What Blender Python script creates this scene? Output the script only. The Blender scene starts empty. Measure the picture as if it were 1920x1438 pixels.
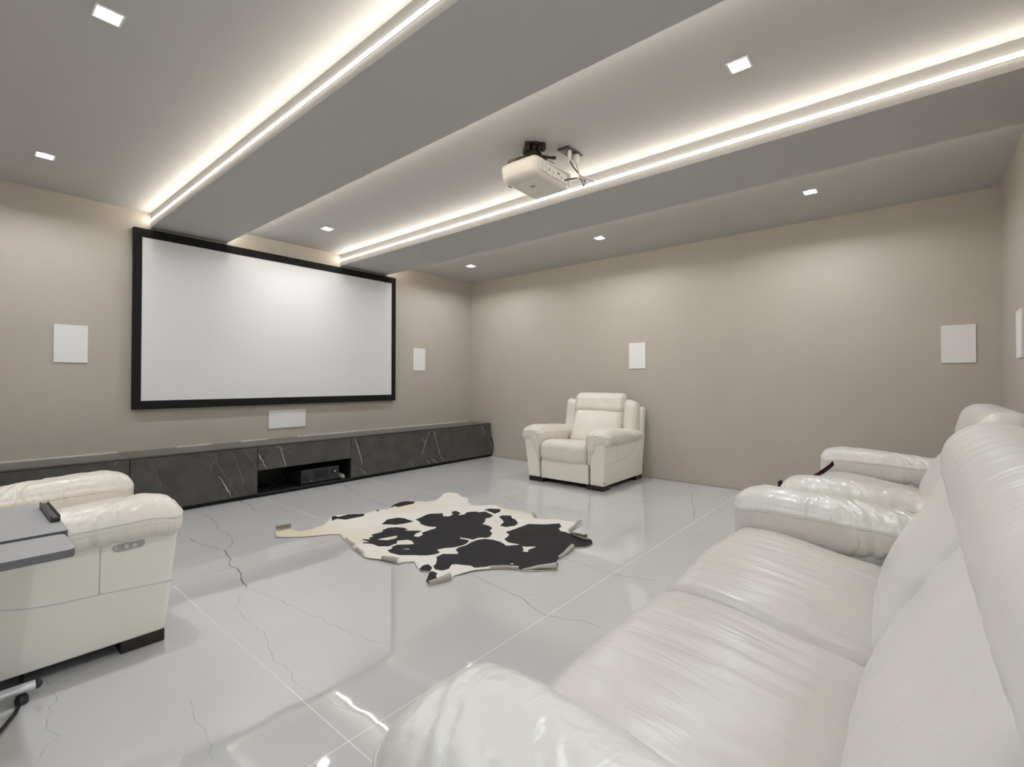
import bpy, bmesh, math, random
from math import sin, cos, tan, pi, radians
from mathutils import Vector, Matrix, noise
from mathutils.geometry import delaunay_2d_cdt

random.seed(4)
SC = bpy.context.scene
COL = SC.collection

# ------------------------------------------------------------------ room measures (metres)
XL, XR = -0.39, 5.442          # left / right wall
YB, YS = -0.526, 5.433         # back wall / screen wall
ZC, ZS = 2.7156, 2.5758        # ceiling / underside of the beams
BEAMS = [(1.2295, 1.8718), (3.1513, 3.8242)]
CAM_H = 1.15
FLOOR_VEINS = [
 (0.006, [(1.43, 4.853), (1.45, 4.703), (1.45, 4.475), (1.419, 4.282), (1.383, 4.152), (1.392, 3.94), (1.352, 3.765), (1.286, 3.636), (1.246, 3.618)]),
 (0.012, [(1.246, 3.618), (1.229, 3.512), (1.194, 3.376), (1.164, 3.273), (1.178, 3.177), (1.146, 3.065), (1.115, 2.96), (1.096, 2.859)]),
 (0.006, [(1.171, 4.088), (1.177, 3.901), (1.202, 3.768), (1.246, 3.618)]),
 (0.004, [(1.096, 2.859), (1.032, 2.782), (0.977, 2.658), (0.951, 2.533), (0.944, 2.428), (0.946, 2.335), (0.962, 2.316)]),
 (0.005, [(0.962, 2.316), (0.935, 2.207), (0.91, 2.106), (0.891, 2.031), (0.893, 1.959), (0.89, 1.887), (0.878, 1.817), (0.864, 1.794), (0.89, 1.758)]),
 (0.004, [(0.89, 1.758), (0.896, 1.698), (0.9, 1.629), (0.906, 1.552), (0.928, 1.506), (0.947, 1.47)]),
 (0.005, [(1.096, 2.859), (1.123, 2.735), (1.153, 2.62), (1.155, 2.502), (1.165, 2.382), (1.181, 2.261), (1.19, 2.137), (1.203, 2.045), (1.209, 1.965), (1.232, 1.896), (1.243, 1.814), (1.259, 1.743)]),
 (0.004, [(0.589, 2.017), (0.572, 1.915), (0.565, 1.827), (0.555, 1.736), (0.55, 1.673), (0.543, 1.617)]),
 (0.009, [(1.866, 5.045), (1.837, 4.889), (1.857, 4.743), (1.801, 4.577), (1.82, 4.444)]),
 (0.006, [(2.892, 4.884), (2.794, 4.591), (2.685, 4.143), (2.646, 3.87), (2.642, 3.73)]),
 (0.004, [(2.794, 4.591), (2.843, 4.233), (2.875, 3.918)]),
 (0.004, [(0.264, 2.612), (0.269, 2.566), (0.278, 2.514), (0.279, 2.466), (0.274, 2.446), (0.283, 2.41), (0.267, 2.372), (0.254, 2.345), (0.252, 2.307), (0.238, 2.278), (0.239, 2.234), (0.238, 2.208), (0.247, 2.172), (0.254, 2.128), (0.239, 2.112), (0.222, 2.098), (0.211, 2.066), (0.19, 2.02)]),
 (0.006, [(2.043, 2.028), (2.018, 1.86), (2.003, 1.698), (1.98, 1.595), (1.931, 1.465), (1.921, 1.397), (1.947, 1.32), (1.987, 1.243), (1.991, 1.179), (1.994, 1.133)]),
 (0.006, [(2.631, 1.815), (2.601, 1.686), (2.602, 1.583), (2.582, 1.459), (2.598, 1.348), (2.633, 1.225), (2.661, 1.141)]),
 (0.004, [(2.014, 1.665), (2.086, 1.543), (2.107, 1.391)]),
 (0.006, [(4.525, 2.119), (4.488, 1.918), (4.427, 1.667), (4.441, 1.53), (4.519, 1.349)]),
 (0.005, [(3.296, 2.005), (3.281, 1.847), (3.263, 1.724), (3.298, 1.643), (3.289, 1.594), (3.32, 1.462), (3.359, 1.378)]),
 (0.007, [(5.175, 1.77), (4.984, 1.761), (4.783, 1.707), (4.38, 1.543), (4.064, 1.428)]),
 (0.007, [(3.718, 3.641), (3.66, 3.476), (3.602, 3.293), (3.607, 3.137), (3.553, 2.973), (3.507, 2.79), (3.511, 2.633)]),
]
UNIT_VEINS = [
 (2, [(1.112, 0.518), (1.159, 0.422), (1.207, 0.278), (1.217, 0.231)]),
 (2, [(1.659, 0.515), (1.615, 0.397), (1.583, 0.303)]),
 (3, [(1.626, 0.482), (1.66, 0.354), (1.74, 0.218), (1.811, 0.079), (1.846, 0.035)]),
 (3, [(1.761, 0.517), (1.797, 0.412), (1.857, 0.25), (1.881, 0.144)]),
 (3, [(1.872, 0.518), (1.941, 0.394), (2.003, 0.294)]),
 (5, [(1.66, 0.267), (1.729, 0.144), (1.776, 0.048)]),
 (3, [(2.004, 0.15), (1.943, 0.069)]),
 (5, [(0.918, 0.52), (0.901, 0.468)]),
 (2, [(0.584, 0.5), (0.599, 0.437)]),
 (2, [(0.425, 0.502), (0.44, 0.457)]),
 (6, [(2.015, 0.431), (2.066, 0.325), (2.092, 0.269)]),
 (3, [(2.014, 0.51), (2.117, 0.466), (2.196, 0.403), (2.251, 0.267)]),
 (4, [(2.176, 0.507), (2.229, 0.474), (2.257, 0.369), (2.285, 0.269)]),
 (3, [(2.222, 0.475), (2.318, 0.423), (2.395, 0.369)]),
 (2, [(2.137, 0.437), (2.085, 0.316)]),
 (3, [(2.865, 0.512), (2.939, 0.4), (3.007, 0.309)]),
 (6, [(3.074, 0.501), (3.127, 0.357), (3.18, 0.179)]),
 (3, [(3.305, 0.472), (3.269, 0.42)]),
 (4, [(3.145, 0.129), (3.235, 0.046)]),
 (5, [(4.268, 0.493), (4.316, 0.336), (4.376, 0.149), (4.449, 0.03)]),
 (5, [(4.187, 0.482), (4.12, 0.32), (4.064, 0.185)]),
 (4, [(4.063, 0.404), (4.131, 0.31)]),
 (4, [(4.143, 0.105), (4.189, 0.037)]),
 (4, [(4.235, 0.103), (4.329, 0.028)]),
 (5, [(5.189, 0.502), (5.276, 0.365)]),
 (3, [(3.18, 0.226), (3.362, 0.171)]),
 (3, [(3.042, 0.09), (3.146, 0.036)]),
 (4, [(3.858, 0.124), (3.933, 0.037)]),
]
HIDE_OUTLINE = [(1.619, 3.696), (1.663, 3.782), (1.766, 3.76), (1.744, 3.668), (1.764, 3.592), (1.851, 3.577), (1.944, 3.611), (2.039, 3.692), (2.118, 3.782), (2.154, 3.803), (2.248, 3.758), (2.362, 3.657), (2.363, 3.643), (2.449, 3.663), (2.488, 3.7), (2.513, 3.647), (2.588, 3.629), (2.676, 3.697), (2.785, 3.748), (2.875, 3.739), (2.915, 3.658), (2.947, 3.609), (2.971, 3.565), (3.069, 3.547), (3.17, 3.596), (3.291, 3.691), (3.373, 3.699), (3.401, 3.592), (3.31, 3.43), (3.329, 3.379), (3.189, 3.218), (3.158, 3.151), (3.217, 3.056), (3.302, 3.007), (3.279, 2.908), (3.264, 2.806), (3.296, 2.674), (3.287, 2.594), (3.278, 2.537), (3.316, 2.537), (3.197, 2.421), (3.222, 2.35), (3.291, 2.269), (3.328, 2.185), (3.323, 2.112), (3.38, 2.104), (3.35, 2.081), (3.249, 2.048), (3.161, 2.042), (3.067, 2.015), (3.039, 1.931), (3.012, 1.836), (3.042, 1.816), (2.959, 1.748), (2.872, 1.751), (2.815, 1.804), (2.651, 1.77), (2.57, 1.765), (2.512, 1.75), (2.49, 1.717), (2.418, 1.678), (2.396, 1.693), (2.32, 1.761), (2.261, 1.82), (2.265, 1.859), (2.222, 1.932), (2.159, 1.996), (2.078, 2.049), (2.006, 2.07), (1.944, 2.091), (1.896, 2.058), (1.831, 2.076), (1.767, 2.099), (1.797, 2.166), (1.852, 2.211), (1.896, 2.243), (1.866, 2.3), (1.912, 2.402), (1.935, 2.445), (1.891, 2.485), (1.846, 2.491), (1.836, 2.563), (1.816, 2.634), (1.774, 2.733), (1.792, 2.826), (1.817, 2.944), (1.859, 3.095), (1.905, 3.258), (1.923, 3.302), (1.875, 3.36), (1.792, 3.408), (1.705, 3.47), (1.611, 3.558), (1.586, 3.598)]
HIDE_BLACK = [[(2.683, 3.22), (2.722, 3.218), (2.801, 3.147), (2.746, 3.081), (2.767, 3.034), (2.828, 3.049), (2.879, 3.122), (2.925, 3.113), (2.901, 3.029), (2.839, 2.992), (2.891, 2.973), (2.957, 3.007), (3.025, 2.962), (3.019, 2.933), (3.082, 2.905), (3.032, 2.764), (2.963, 2.74), (2.919, 2.751), (2.85, 2.691), (2.791, 2.665), (2.791, 2.59), (2.764, 2.531), (2.71, 2.506), (2.673, 2.448), (2.6, 2.404), (2.567, 2.41), (2.553, 2.443), (2.528, 2.456), (2.474, 2.458), (2.471, 2.493), (2.455, 2.543), (2.457, 2.563), (2.435, 2.551), (2.438, 2.516), (2.448, 2.489), (2.441, 2.461), (2.393, 2.433), (2.35, 2.426), (2.277, 2.441), (2.216, 2.485), (2.17, 2.498), (2.15, 2.442), (2.109, 2.437), (2.054, 2.464), (2.026, 2.498), (2.0, 2.541), (1.941, 2.61), (1.933, 2.699), (1.949, 2.747), (1.992, 2.75), (2.004, 2.778), (2.057, 2.787), (2.11, 2.733), (2.148, 2.709), (2.175, 2.775), (2.173, 2.814), (2.107, 2.855), (2.074, 2.811), (2.007, 2.803), (1.953, 2.853), (1.952, 2.941), (1.92, 2.993), (1.927, 3.015), (1.971, 2.992), (1.948, 3.066), (1.974, 3.066), (2.004, 3.03), (2.013, 3.067), (2.062, 3.072), (2.057, 3.111), (2.17, 3.112), (2.185, 3.146), (2.247, 3.162), (2.304, 3.122), (2.33, 3.063), (2.322, 3.008), (2.289, 3.005), (2.36, 2.921), (2.359, 2.888), (2.304, 2.885), (2.25, 2.849), (2.259, 2.807), (2.317, 2.82), (2.338, 2.862), (2.485, 2.872), (2.507, 2.897), (2.473, 2.949), (2.474, 3.04), (2.513, 3.111), (2.526, 3.175), (2.598, 3.193)], [(2.762, 2.393), (2.815, 2.383), (2.968, 2.38), (3.034, 2.385), (3.116, 2.273), (3.211, 2.206), (3.15, 2.146), (3.088, 2.129), (3.05, 2.086), (3.049, 2.019), (3.049, 2.003), (3.036, 1.929), (3.009, 1.834), (3.038, 1.815), (2.958, 1.749), (2.875, 1.753), (2.818, 1.806), (2.653, 1.773), (2.572, 1.768), (2.515, 1.751), (2.489, 1.719), (2.421, 1.681), (2.399, 1.695), (2.267, 1.825), (2.268, 1.861), (2.275, 1.903), (2.2, 2.026), (2.162, 2.037), (2.108, 2.079), (2.119, 2.122), (2.099, 2.158), (2.076, 2.208), (2.052, 2.224), (1.997, 2.188), (1.953, 2.197), (1.938, 2.247), (1.964, 2.294), (1.994, 2.304), (2.039, 2.346), (2.079, 2.397), (2.146, 2.406), (2.209, 2.332), (2.229, 2.348), (2.253, 2.401), (2.296, 2.419), (2.363, 2.411), (2.423, 2.427), (2.499, 2.428), (2.548, 2.401), (2.568, 2.347), (2.572, 2.281), (2.537, 2.19), (2.569, 2.166), (2.601, 2.135), (2.614, 2.137), (2.596, 2.223), (2.631, 2.288), (2.731, 2.33)], [(3.04, 2.711), (3.088, 2.706), (3.129, 2.649), (3.082, 2.599), (3.061, 2.542), (2.997, 2.46), (2.922, 2.435), (2.853, 2.462), (2.847, 2.524), (2.939, 2.566), (2.983, 2.614)], [(3.115, 2.958), (3.179, 2.94), (3.224, 2.853), (3.154, 2.796), (3.08, 2.794), (3.103, 2.88)], [(2.271, 3.281), (2.374, 3.355), (2.464, 3.339), (2.492, 3.277), (2.484, 3.145), (2.414, 3.15), (2.336, 3.178)], [(2.117, 3.775), (2.152, 3.797), (2.158, 3.735), (2.25, 3.746), (2.319, 3.687), (2.353, 3.646), (2.313, 3.594), (2.154, 3.615), (2.124, 3.691), (2.065, 3.673)], [(2.59, 3.627), (2.673, 3.69), (2.779, 3.739), (2.868, 3.73), (2.907, 3.651), (2.843, 3.601), (2.685, 3.612), (2.667, 3.657)], [(2.48, 3.696), (2.506, 3.642), (2.468, 3.622)], [(1.876, 2.32), (1.927, 2.349), (1.964, 2.341), (1.942, 2.276), (1.899, 2.245), (1.871, 2.298)], [(1.893, 2.245), (1.912, 2.234), (1.907, 2.187), (1.874, 2.164), (1.862, 2.138), (1.821, 2.127), (1.801, 2.112), (1.77, 2.103), (1.798, 2.162)]]
HIDE_WHITE = [[(2.032, 2.981), (2.053, 2.988), (2.178, 2.951), (2.153, 2.917), (2.121, 2.907), (2.069, 2.922)], [(2.029, 2.693), (2.062, 2.66), (2.051, 2.644)], [(2.593, 2.095), (2.613, 2.063), (2.638, 2.042), (2.654, 2.014), (2.609, 2.02), (2.572, 2.022), (2.536, 1.998), (2.519, 2.031), (2.559, 2.052)], [(2.292, 1.951), (2.32, 1.953), (2.309, 1.932)]]
HIDE_CURLS = [([(2.264, 1.822), (2.352, 1.757), (2.416, 1.68)], 0.006, 0.026), ([(2.159, 1.996), (2.219, 1.93), (2.262, 1.856)], 0.01, 0.012), ([(1.771, 2.1), (1.831, 2.076), (1.9, 2.063)], 0.012, 0.024), ([(2.573, 1.767), (2.651, 1.77), (2.786, 1.796)], 0.008, 0.02), ([(3.056, 1.995), (3.03, 1.91), (3.006, 1.829)], 0.012, 0.028), ([(1.818, 2.626), (1.834, 2.56), (1.847, 2.497)], 0.018, 0.02), ([(1.879, 3.163), (1.852, 3.059), (1.833, 2.981)], 0.01, 0.014), ([(1.811, 2.923), (1.798, 2.858), (1.784, 2.792)], 0.012, 0.012), ([(1.653, 3.758), (1.71, 3.761), (1.762, 3.743)], 0.03, 0.026), ([(3.272, 2.523), (3.271, 2.502), (3.2, 2.426)], 0.02, 0.014), ([(3.071, 2.017), (3.17, 2.04), (3.365, 2.094)], 0.014, 0.014)]
# ------------------------------------------------------------------ materials
def new_mat(name):
    m = bpy.data.materials.new(name)
    m.use_nodes = True
    nt = m.node_tree
    nt.nodes.clear()
    out = nt.nodes.new('ShaderNodeOutputMaterial')
    return m, nt, out

def N(nt, t, **kw):
    n = nt.nodes.new(t)
    for k, v in kw.items():
        if k in n.inputs:
            n.inputs[k].default_value = v
        else:
            setattr(n, k, v)
    return n

def pbr(name, col, rough=0.5, spec=0.5, metal=0.0, coat=0.0, coat_rough=0.05, var=0.0, var_scale=3.0,
        bump=None, sheen=0.0, ior=1.5):
    """Principled surface; var = soft colour mottling, bump = list of (scale, mapping_scale, strength, distance, kind)."""
    m, nt, out = new_mat(name)
    b = N(nt, 'ShaderNodeBsdfPrincipled')
    b.inputs['Base Color'].default_value = (*col, 1)
    b.inputs['Roughness'].default_value = rough
    b.inputs['Specular IOR Level'].default_value = spec
    b.inputs['Metallic'].default_value = metal
    b.inputs['IOR'].default_value = ior
    b.inputs['Coat Weight'].default_value = coat
    b.inputs['Coat Roughness'].default_value = coat_rough
    b.inputs['Sheen Weight'].default_value = sheen
    nt.links.new(b.outputs[0], out.inputs[0])
    tc = N(nt, 'ShaderNodeTexCoord')
    if var:
        n = N(nt, 'ShaderNodeTexNoise', Scale=var_scale, Detail=4.0)
        nt.links.new(tc.outputs['Object'], n.inputs['Vector'])
        r = N(nt, 'ShaderNodeMapRange')
        r.inputs[1].default_value, r.inputs[2].default_value = .3, .7
        r.inputs[3].default_value, r.inputs[4].default_value = 1 - var, 1 + var
        nt.links.new(n.outputs[0], r.inputs[0])
        mx = N(nt, 'ShaderNodeVectorMath', operation='SCALE')
        mx.inputs[0].default_value = col
        nt.links.new(r.outputs[0], mx.inputs['Scale'])
        nt.links.new(mx.outputs[0], b.inputs['Base Color'])
    prev = None
    for (sc, ms, st, dist, kind) in (bump or []):
        mp = N(nt, 'ShaderNodeMapping')
        mp.inputs['Scale'].default_value = ms
        nt.links.new(tc.outputs['Object'], mp.inputs[0])
        if kind == 'voronoi':
            t = N(nt, 'ShaderNodeTexVoronoi', Scale=sc)
        else:
            t = N(nt, 'ShaderNodeTexNoise', Scale=sc, Detail=3.0)
            if kind == 'swirl':
                t.inputs['Distortion'].default_value = .6
        nt.links.new(mp.outputs[0], t.inputs['Vector'])
        bp = N(nt, 'ShaderNodeBump', Strength=st, Distance=dist)
        nt.links.new(t.outputs[0], bp.inputs['Height'])
        if prev:
            nt.links.new(prev.outputs[0], bp.inputs['Normal'])
        prev = bp
    if prev:
        nt.links.new(prev.outputs[0], b.inputs['Normal'])
    return m

def emit(name, col, strength):
    m, nt, out = new_mat(name)
    e = N(nt, 'ShaderNodeEmission', Strength=strength)
    e.inputs[0].default_value = (*col, 1)
    nt.links.new(e.outputs[0], out.inputs[0])
    return m

STRIP_E, LAMP_E, GLOW_E = 40.0, 3300.0, 14.0
M = {}
M['wall'] = pbr('taupe_wall_paint', (.455, .418, .365), .55, .35, var=.025, var_scale=2.2, bump=[(260, (1, 1, 1), .05, .001, 'n')])
M['ceil'] = pbr('grey_ceiling_paint', (.485, .48, .475), .6, .3, var=.01, bump=[(300, (1, 1, 1), .04, .001, 'n')])
M['skirt'] = pbr('skirting_paint', (.36, .34, .31), .4)
WAVY = [(1.9, (1, 1, 1), .5, .0042, 'n'), (.55, (1, 1, 1), .5, .005, 'n')]
M['tile'] = pbr('polished_marble_tile', (.60, .60, .607), .02, .5, ior=2.2, var=.03, var_scale=1.3, bump=WAVY)
M['vein'] = pbr('grey_marble_vein', (.22, .22, .23), .03, .5, ior=2.2, var=.35, var_scale=9, bump=WAVY)
M['vein_soft'] = pbr('faint_marble_vein', (.40, .40, .41), .03, .5, ior=2.2, var=.3, var_scale=9, bump=WAVY)
M['grout'] = pbr('pale_grout', (.70, .70, .70), .3)
LEA = [(420, (1, 1, 1), .16, .0007, 'voronoi'), (5, (2.2, 5, 2.2), .50, .012, 'swirl'), (3.2, (2.6, 1.2, 1.5), .55, .022, 'swirl')]
M['leather'] = pbr('soft_white_leather', (.68, .67, .645), .28, .5, var=.035, var_scale=4, bump=LEA)
M['leather_seat'] = pbr('worn_seat_leather', (.635, .615, .59), .31, .5, var=.04, var_scale=3,
                        bump=[(420, (1, 1, 1), .16, .0007, 'voronoi'), (3.5, (6, 1.0, 1.5), .48, .012, 'swirl'), (2.2, (1, 1, 1), .2, .02, 'n')])
M['leather_back'] = pbr('back_cushion_leather', (.70, .69, .67), .33, .5, var=.03, var_scale=4,
                        bump=[(420, (1, 1, 1), .16, .0007, 'voronoi'), (4.0, (7, 1.2, 1.2), .34, .011, 'swirl')])
M['leather_cream'] = pbr('soft_cream_leather', (.74, .705, .635), .32, .5, var=.035, var_scale=4, bump=LEA)
M['cream'] = pbr('smooth_cream_leather', (.82, .80, .72), .42, .45, var=.015, var_scale=5, bump=[(500, (1, 1, 1), .12, .0005, 'voronoi')])
M['seam'] = pbr('leather_seam_cord', (.60, .59, .56), .45)
M['seam_dark'] = pbr('seam_shadow_thread', (.34, .33, .30), .6)
M['foot'] = pbr('dark_brown_wood', (.018, .012, .009), .4, var=.2, var_scale=20)
M['under'] = pbr('black_underlining', (.01, .01, .01), .9)
M['panelgrey'] = pbr('brushed_grey_plate', (.42, .41, .39), .35, metal=.35)
M['button'] = pbr('satin_steel_button', (.62, .61, .58), .3, metal=.5)
M['black'] = pbr('matt_black_velvet', (.010, .010, .010), .8, .25)
M['blackgloss'] = pbr('black_plastic', (.016, .016, .018), .35)
M['bracket'] = pbr('dark_bronze_metal', (.07, .055, .04), .28, metal=.85)
M['screen'] = pbr('white_screen_fabric', (.73, .73, .745), .85, .15)
M['white'] = pbr('white_plastic', (.80, .79, .76), .4)
M['projwhite'] = pbr('warm_white_casing', (.80, .77, .70), .38)
M['grille'] = pbr('white_speaker_mesh', (.78, .78, .785), .75, .2, bump=[(600, (1, 1, 1), .3, .0008, 'voronoi')])
M['marble'] = pbr('black_marble', (.074, .070, .066), .30, .5, var=.22, var_scale=7)
M['marble_top'] = pbr('black_marble_top', (.075, .073, .073), .22, .55, var=.2, var_scale=7)
M['mvein'] = pbr('white_marble_vein', (.62, .61, .59), .3, var=.4, var_scale=14)
M['mvein2'] = pbr('dim_marble_vein', (.24, .235, .225), .3, var=.3, var_scale=14)
M['carcass'] = pbr('black_carcass', (.012, .012, .012), .5)
M['receiver'] = pbr('charcoal_metal', (.032, .034, .042), .38)
M['display'] = pbr('smoked_display', (.008, .009, .012), .15)
M['tabletop'] = pbr('grey_laminate', (.36, .36, .375), .45, .4, var=.012, var_scale=30)
M['tableedge'] = pbr('dark_grey_edging', (.115, .115, .118), .5)
M['steel'] = pbr('silver_painted_tube', (.66, .66, .68), .35, metal=.35)
M['cord'] = pbr('black_rubber_cord', (.012, .012, .012), .5)
M['cordwhite'] = pbr('white_cord', (.74, .72, .67), .45)
M['maroon'] = pbr('maroon_webbing', (.05, .011, .022), .9, .1, bump=[(900, (1, 1, 1), .4, .0006, 'voronoi')])
M['hide_under'] = pbr('raw_hide_underside', (.47, .44, .40), .8, .2, var=.1, var_scale=14)
M['led'] = emit('warm_led_diffuser', (1, .91, .77), STRIP_E)
M['alu'] = pbr('white_channel', (.75, .73, .70), .4)
M['lamp'] = emit('downlight_core', (.95, .975, 1), LAMP_E)
M['lampglow'] = emit('frosted_lamp_plate', (.95, .975, 1), GLOW_E)
M['trim'] = pbr('white_lamp_trim', (.8, .8, .8), .4)
M['lamp_well'] = pbr('bright_reflector', (.85, .85, .86), .25)

def hide_material():
    m, nt, out = new_mat('white_cow_hair')
    b = N(nt, 'ShaderNodeBsdfPrincipled', Roughness=.75)
    b.inputs['Specular IOR Level'].default_value = .25
    b.inputs['Sheen Weight'].default_value = .15
    tc = N(nt, 'ShaderNodeTexCoord')
    n = N(nt, 'ShaderNodeTexNoise', Scale=2.3, Detail=3.0)
    nt.links.new(tc.outputs['Object'], n.inputs['Vector'])
    # cream patches at the leg and at the neck, broken up by noise
    acc = n.outputs[0]
    for (x, y, r, k) in ((-1.0, .62, .55, .55), (.12, .85, .5, .38), (-.55, .15, .4, .2), (.55, .68, .4, .2)):
        d = N(nt, 'ShaderNodeVectorMath', operation='DISTANCE')
        nt.links.new(tc.outputs['Object'], d.inputs[0])
        d.inputs[1].default_value = (x, y, 0)
        mr = N(nt, 'ShaderNodeMapRange')
        mr.inputs[1].default_value, mr.inputs[2].default_value = 0, r
        mr.inputs[3].default_value, mr.inputs[4].default_value = k, 0
        nt.links.new(d.outputs['Value'], mr.inputs[0])
        a = N(nt, 'ShaderNodeMath', operation='ADD')
        nt.links.new(acc, a.inputs[0])
        nt.links.new(mr.outputs[0], a.inputs[1])
        acc = a.outputs[0]
    cr = N(nt, 'ShaderNodeValToRGB')
    cr.color_ramp.elements[0].position, cr.color_ramp.elements[0].color = .50, (.80, .775, .73, 1)
    cr.color_ramp.elements[1].position, cr.color_ramp.elements[1].color = 1.05, (.74, .64, .49, 1)
    nt.links.new(acc, cr.inputs[0])
    nt.links.new(cr.outputs[0], b.inputs['Base Color'])
    nt.links.new(b.outputs[0], out.inputs[0])
    t = N(nt, 'ShaderNodeTexNoise', Scale=90.0, Detail=2.0)
    mp = N(nt, 'ShaderNodeMapping')
    mp.inputs['Scale'].default_value = (1, 4, 1)
    nt.links.new(tc.outputs['Object'], mp.inputs[0])
    nt.links.new(mp.outputs[0], t.inputs['Vector'])
    bp = N(nt, 'ShaderNodeBump', Strength=.3, Distance=.002)
    nt.links.new(t.outputs[0], bp.inputs['Height'])
    nt.links.new(bp.outputs[0], b.inputs['Normal'])
    return m
M['hide_white'] = hide_material()
M['hide_black'] = pbr('black_cow_hair', (.010, .0095, .012), .6, .25, sheen=.02, var=.3, var_scale=5, bump=[(90, (1, 4, 1), .35, .002, 'n')])

# ------------------------------------------------------------------ object helpers
def thing(name, label, cat, loc=(0, 0, 0), rotz=0.0, group=None):
    o = bpy.data.objects.new(name, None)
    o.empty_display_size = .1
    COL.objects.link(o)
    o.location = loc
    o.rotation_euler = (0, 0, rotz)
    o['label'] = label
    o['category'] = cat
    if group:
        o['group'] = group
    return o

def link(name, bm, mats, parent=None, smooth=False, label=None, sharp=None):
    me = bpy.data.meshes.new(name)
    bm.normal_update()
    bm.to_mesh(me)
    bm.free()
    for m in (mats if isinstance(mats, (list, tuple)) else [mats]):
        me.materials.append(m)
    if smooth:
        for p in me.polygons:
            p.use_smooth = True
        if sharp:
            me.set_sharp_from_angle(angle=radians(sharp))
    o = bpy.data.objects.new(name, me)
    COL.objects.link(o)
    if parent:
        o.parent = parent
    if label:
        o['label'] = label
    return o

def tag(o, label, cat, group=None):
    o['label'] = label
    o['category'] = cat
    if group:
        o['group'] = group
    return o

def struct(name, bm, mats, **kw):
    o = link(name, bm, mats, **kw)
    o['kind'] = 'structure'
    return o

def dup(root, loc, rotz=None, label=None):
    r = root.copy()
    COL.objects.link(r)
    r.location = loc
    if rotz is not None:
        r.rotation_euler = (0, 0, rotz)
    if label:
        r['label'] = label
    for ch in list(root.children):
        c = ch.copy()
        COL.objects.link(c)
        c.parent = r
        for g in list(ch.children):
            d = g.copy()
            COL.objects.link(d)
            d.parent = c
    return r

# ------------------------------------------------------------------ shape helpers
def box(bm, x0, x1, y0, y1, z0, z1, bev=0.0, seg=2, mat=0):
    vs = [bm.verts.new((x, y, z)) for x in (x0, x1) for y in (y0, y1) for z in (z0, z1)]
    F = [(0, 1, 3, 2), (4, 6, 7, 5), (0, 4, 5, 1), (2, 3, 7, 6), (0, 2, 6, 4), (1, 5, 7, 3)]
    fs = [bm.faces.new([vs[i] for i in f]) for f in F]
    for f in fs:
        f.material_index = mat
    if bev:
        es = list({e for f in fs for e in f.edges})
        r = bmesh.ops.bevel(bm, geom=es, offset=bev, segments=seg, profile=.5, affect='EDGES')
        for f in r['faces']:
            f.material_index = mat
    return fs

def bx(*a, **k):
    bm = bmesh.new()
    box(bm, *a, **k)
    return bm

def axis_samples(h, r, nflat, ncorner):
    L = []
    for k in range(ncorner):
        L.append(-(h - r) - r * tan(radians(45) * (1 - k / ncorner)))
    for k in range(nflat + 1):
        L.append(-(h - r) + 2 * (h - r) * k / nflat)
    for k in range(1, ncorner + 1):
        L.append((h - r) + r * tan(radians(45) * k / ncorner))
    return L

def soft_box(size, r, n=(12, 12, 6), nc=4, deform=None, wrinkle=None):
    """Closed rounded box centred on the origin; r may differ per axis; deform(p)->p then wrinkles along the normal."""
    h = [s / 2 for s in size]
    rr = r if isinstance(r, (tuple, list)) else (r, r, r)
    rr = [min(a, b * .999) for a, b in zip(rr, h)]
    S = [axis_samples(h[i], rr[i], n[i], nc) for i in range(3)]
    bm = bmesh.new()
    cache = {}
    def vert(p):
        key = tuple(round(c, 6) for c in p)
        v = cache.get(key)
        if v is None:
            q = [max(-(h[i] - rr[i]), min(h[i] - rr[i], p[i])) for i in range(3)]
            d = Vector([(p[i] - q[i]) / rr[i] for i in range(3)])
            d.normalize()
            w = Vector([q[i] + d[i] * rr[i] for i in range(3)])
            if deform:
                w = Vector(deform(w))
            v = bm.verts.new(w)
            cache[key] = v
        return v
    for ax in range(3):
        u, w = [(1, 2), (2, 0), (0, 1)][ax]
        for sgn in (-1, 1):
            for i in range(len(S[u]) - 1):
                for j in range(len(S[w]) - 1):
                    quad = []
                    for (a, b) in ((i, j), (i + 1, j), (i + 1, j + 1), (i, j + 1)):
                        p = [0, 0, 0]
                        p[ax] = sgn * h[ax]
                        p[u] = S[u][a]
                        p[w] = S[w][b]
                        quad.append(vert(p))
                    if sgn < 0:
                        quad.reverse()
                    try:
                        bm.faces.new(quad)
                    except ValueError:
                        pass
    bm.normal_update()
    if wrinkle:
        mv = [(v, v.normal.copy(), wrinkle(v.co)) for v in bm.verts]
        for v, nn, d in mv:
            v.co += nn * d
    return bm

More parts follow.
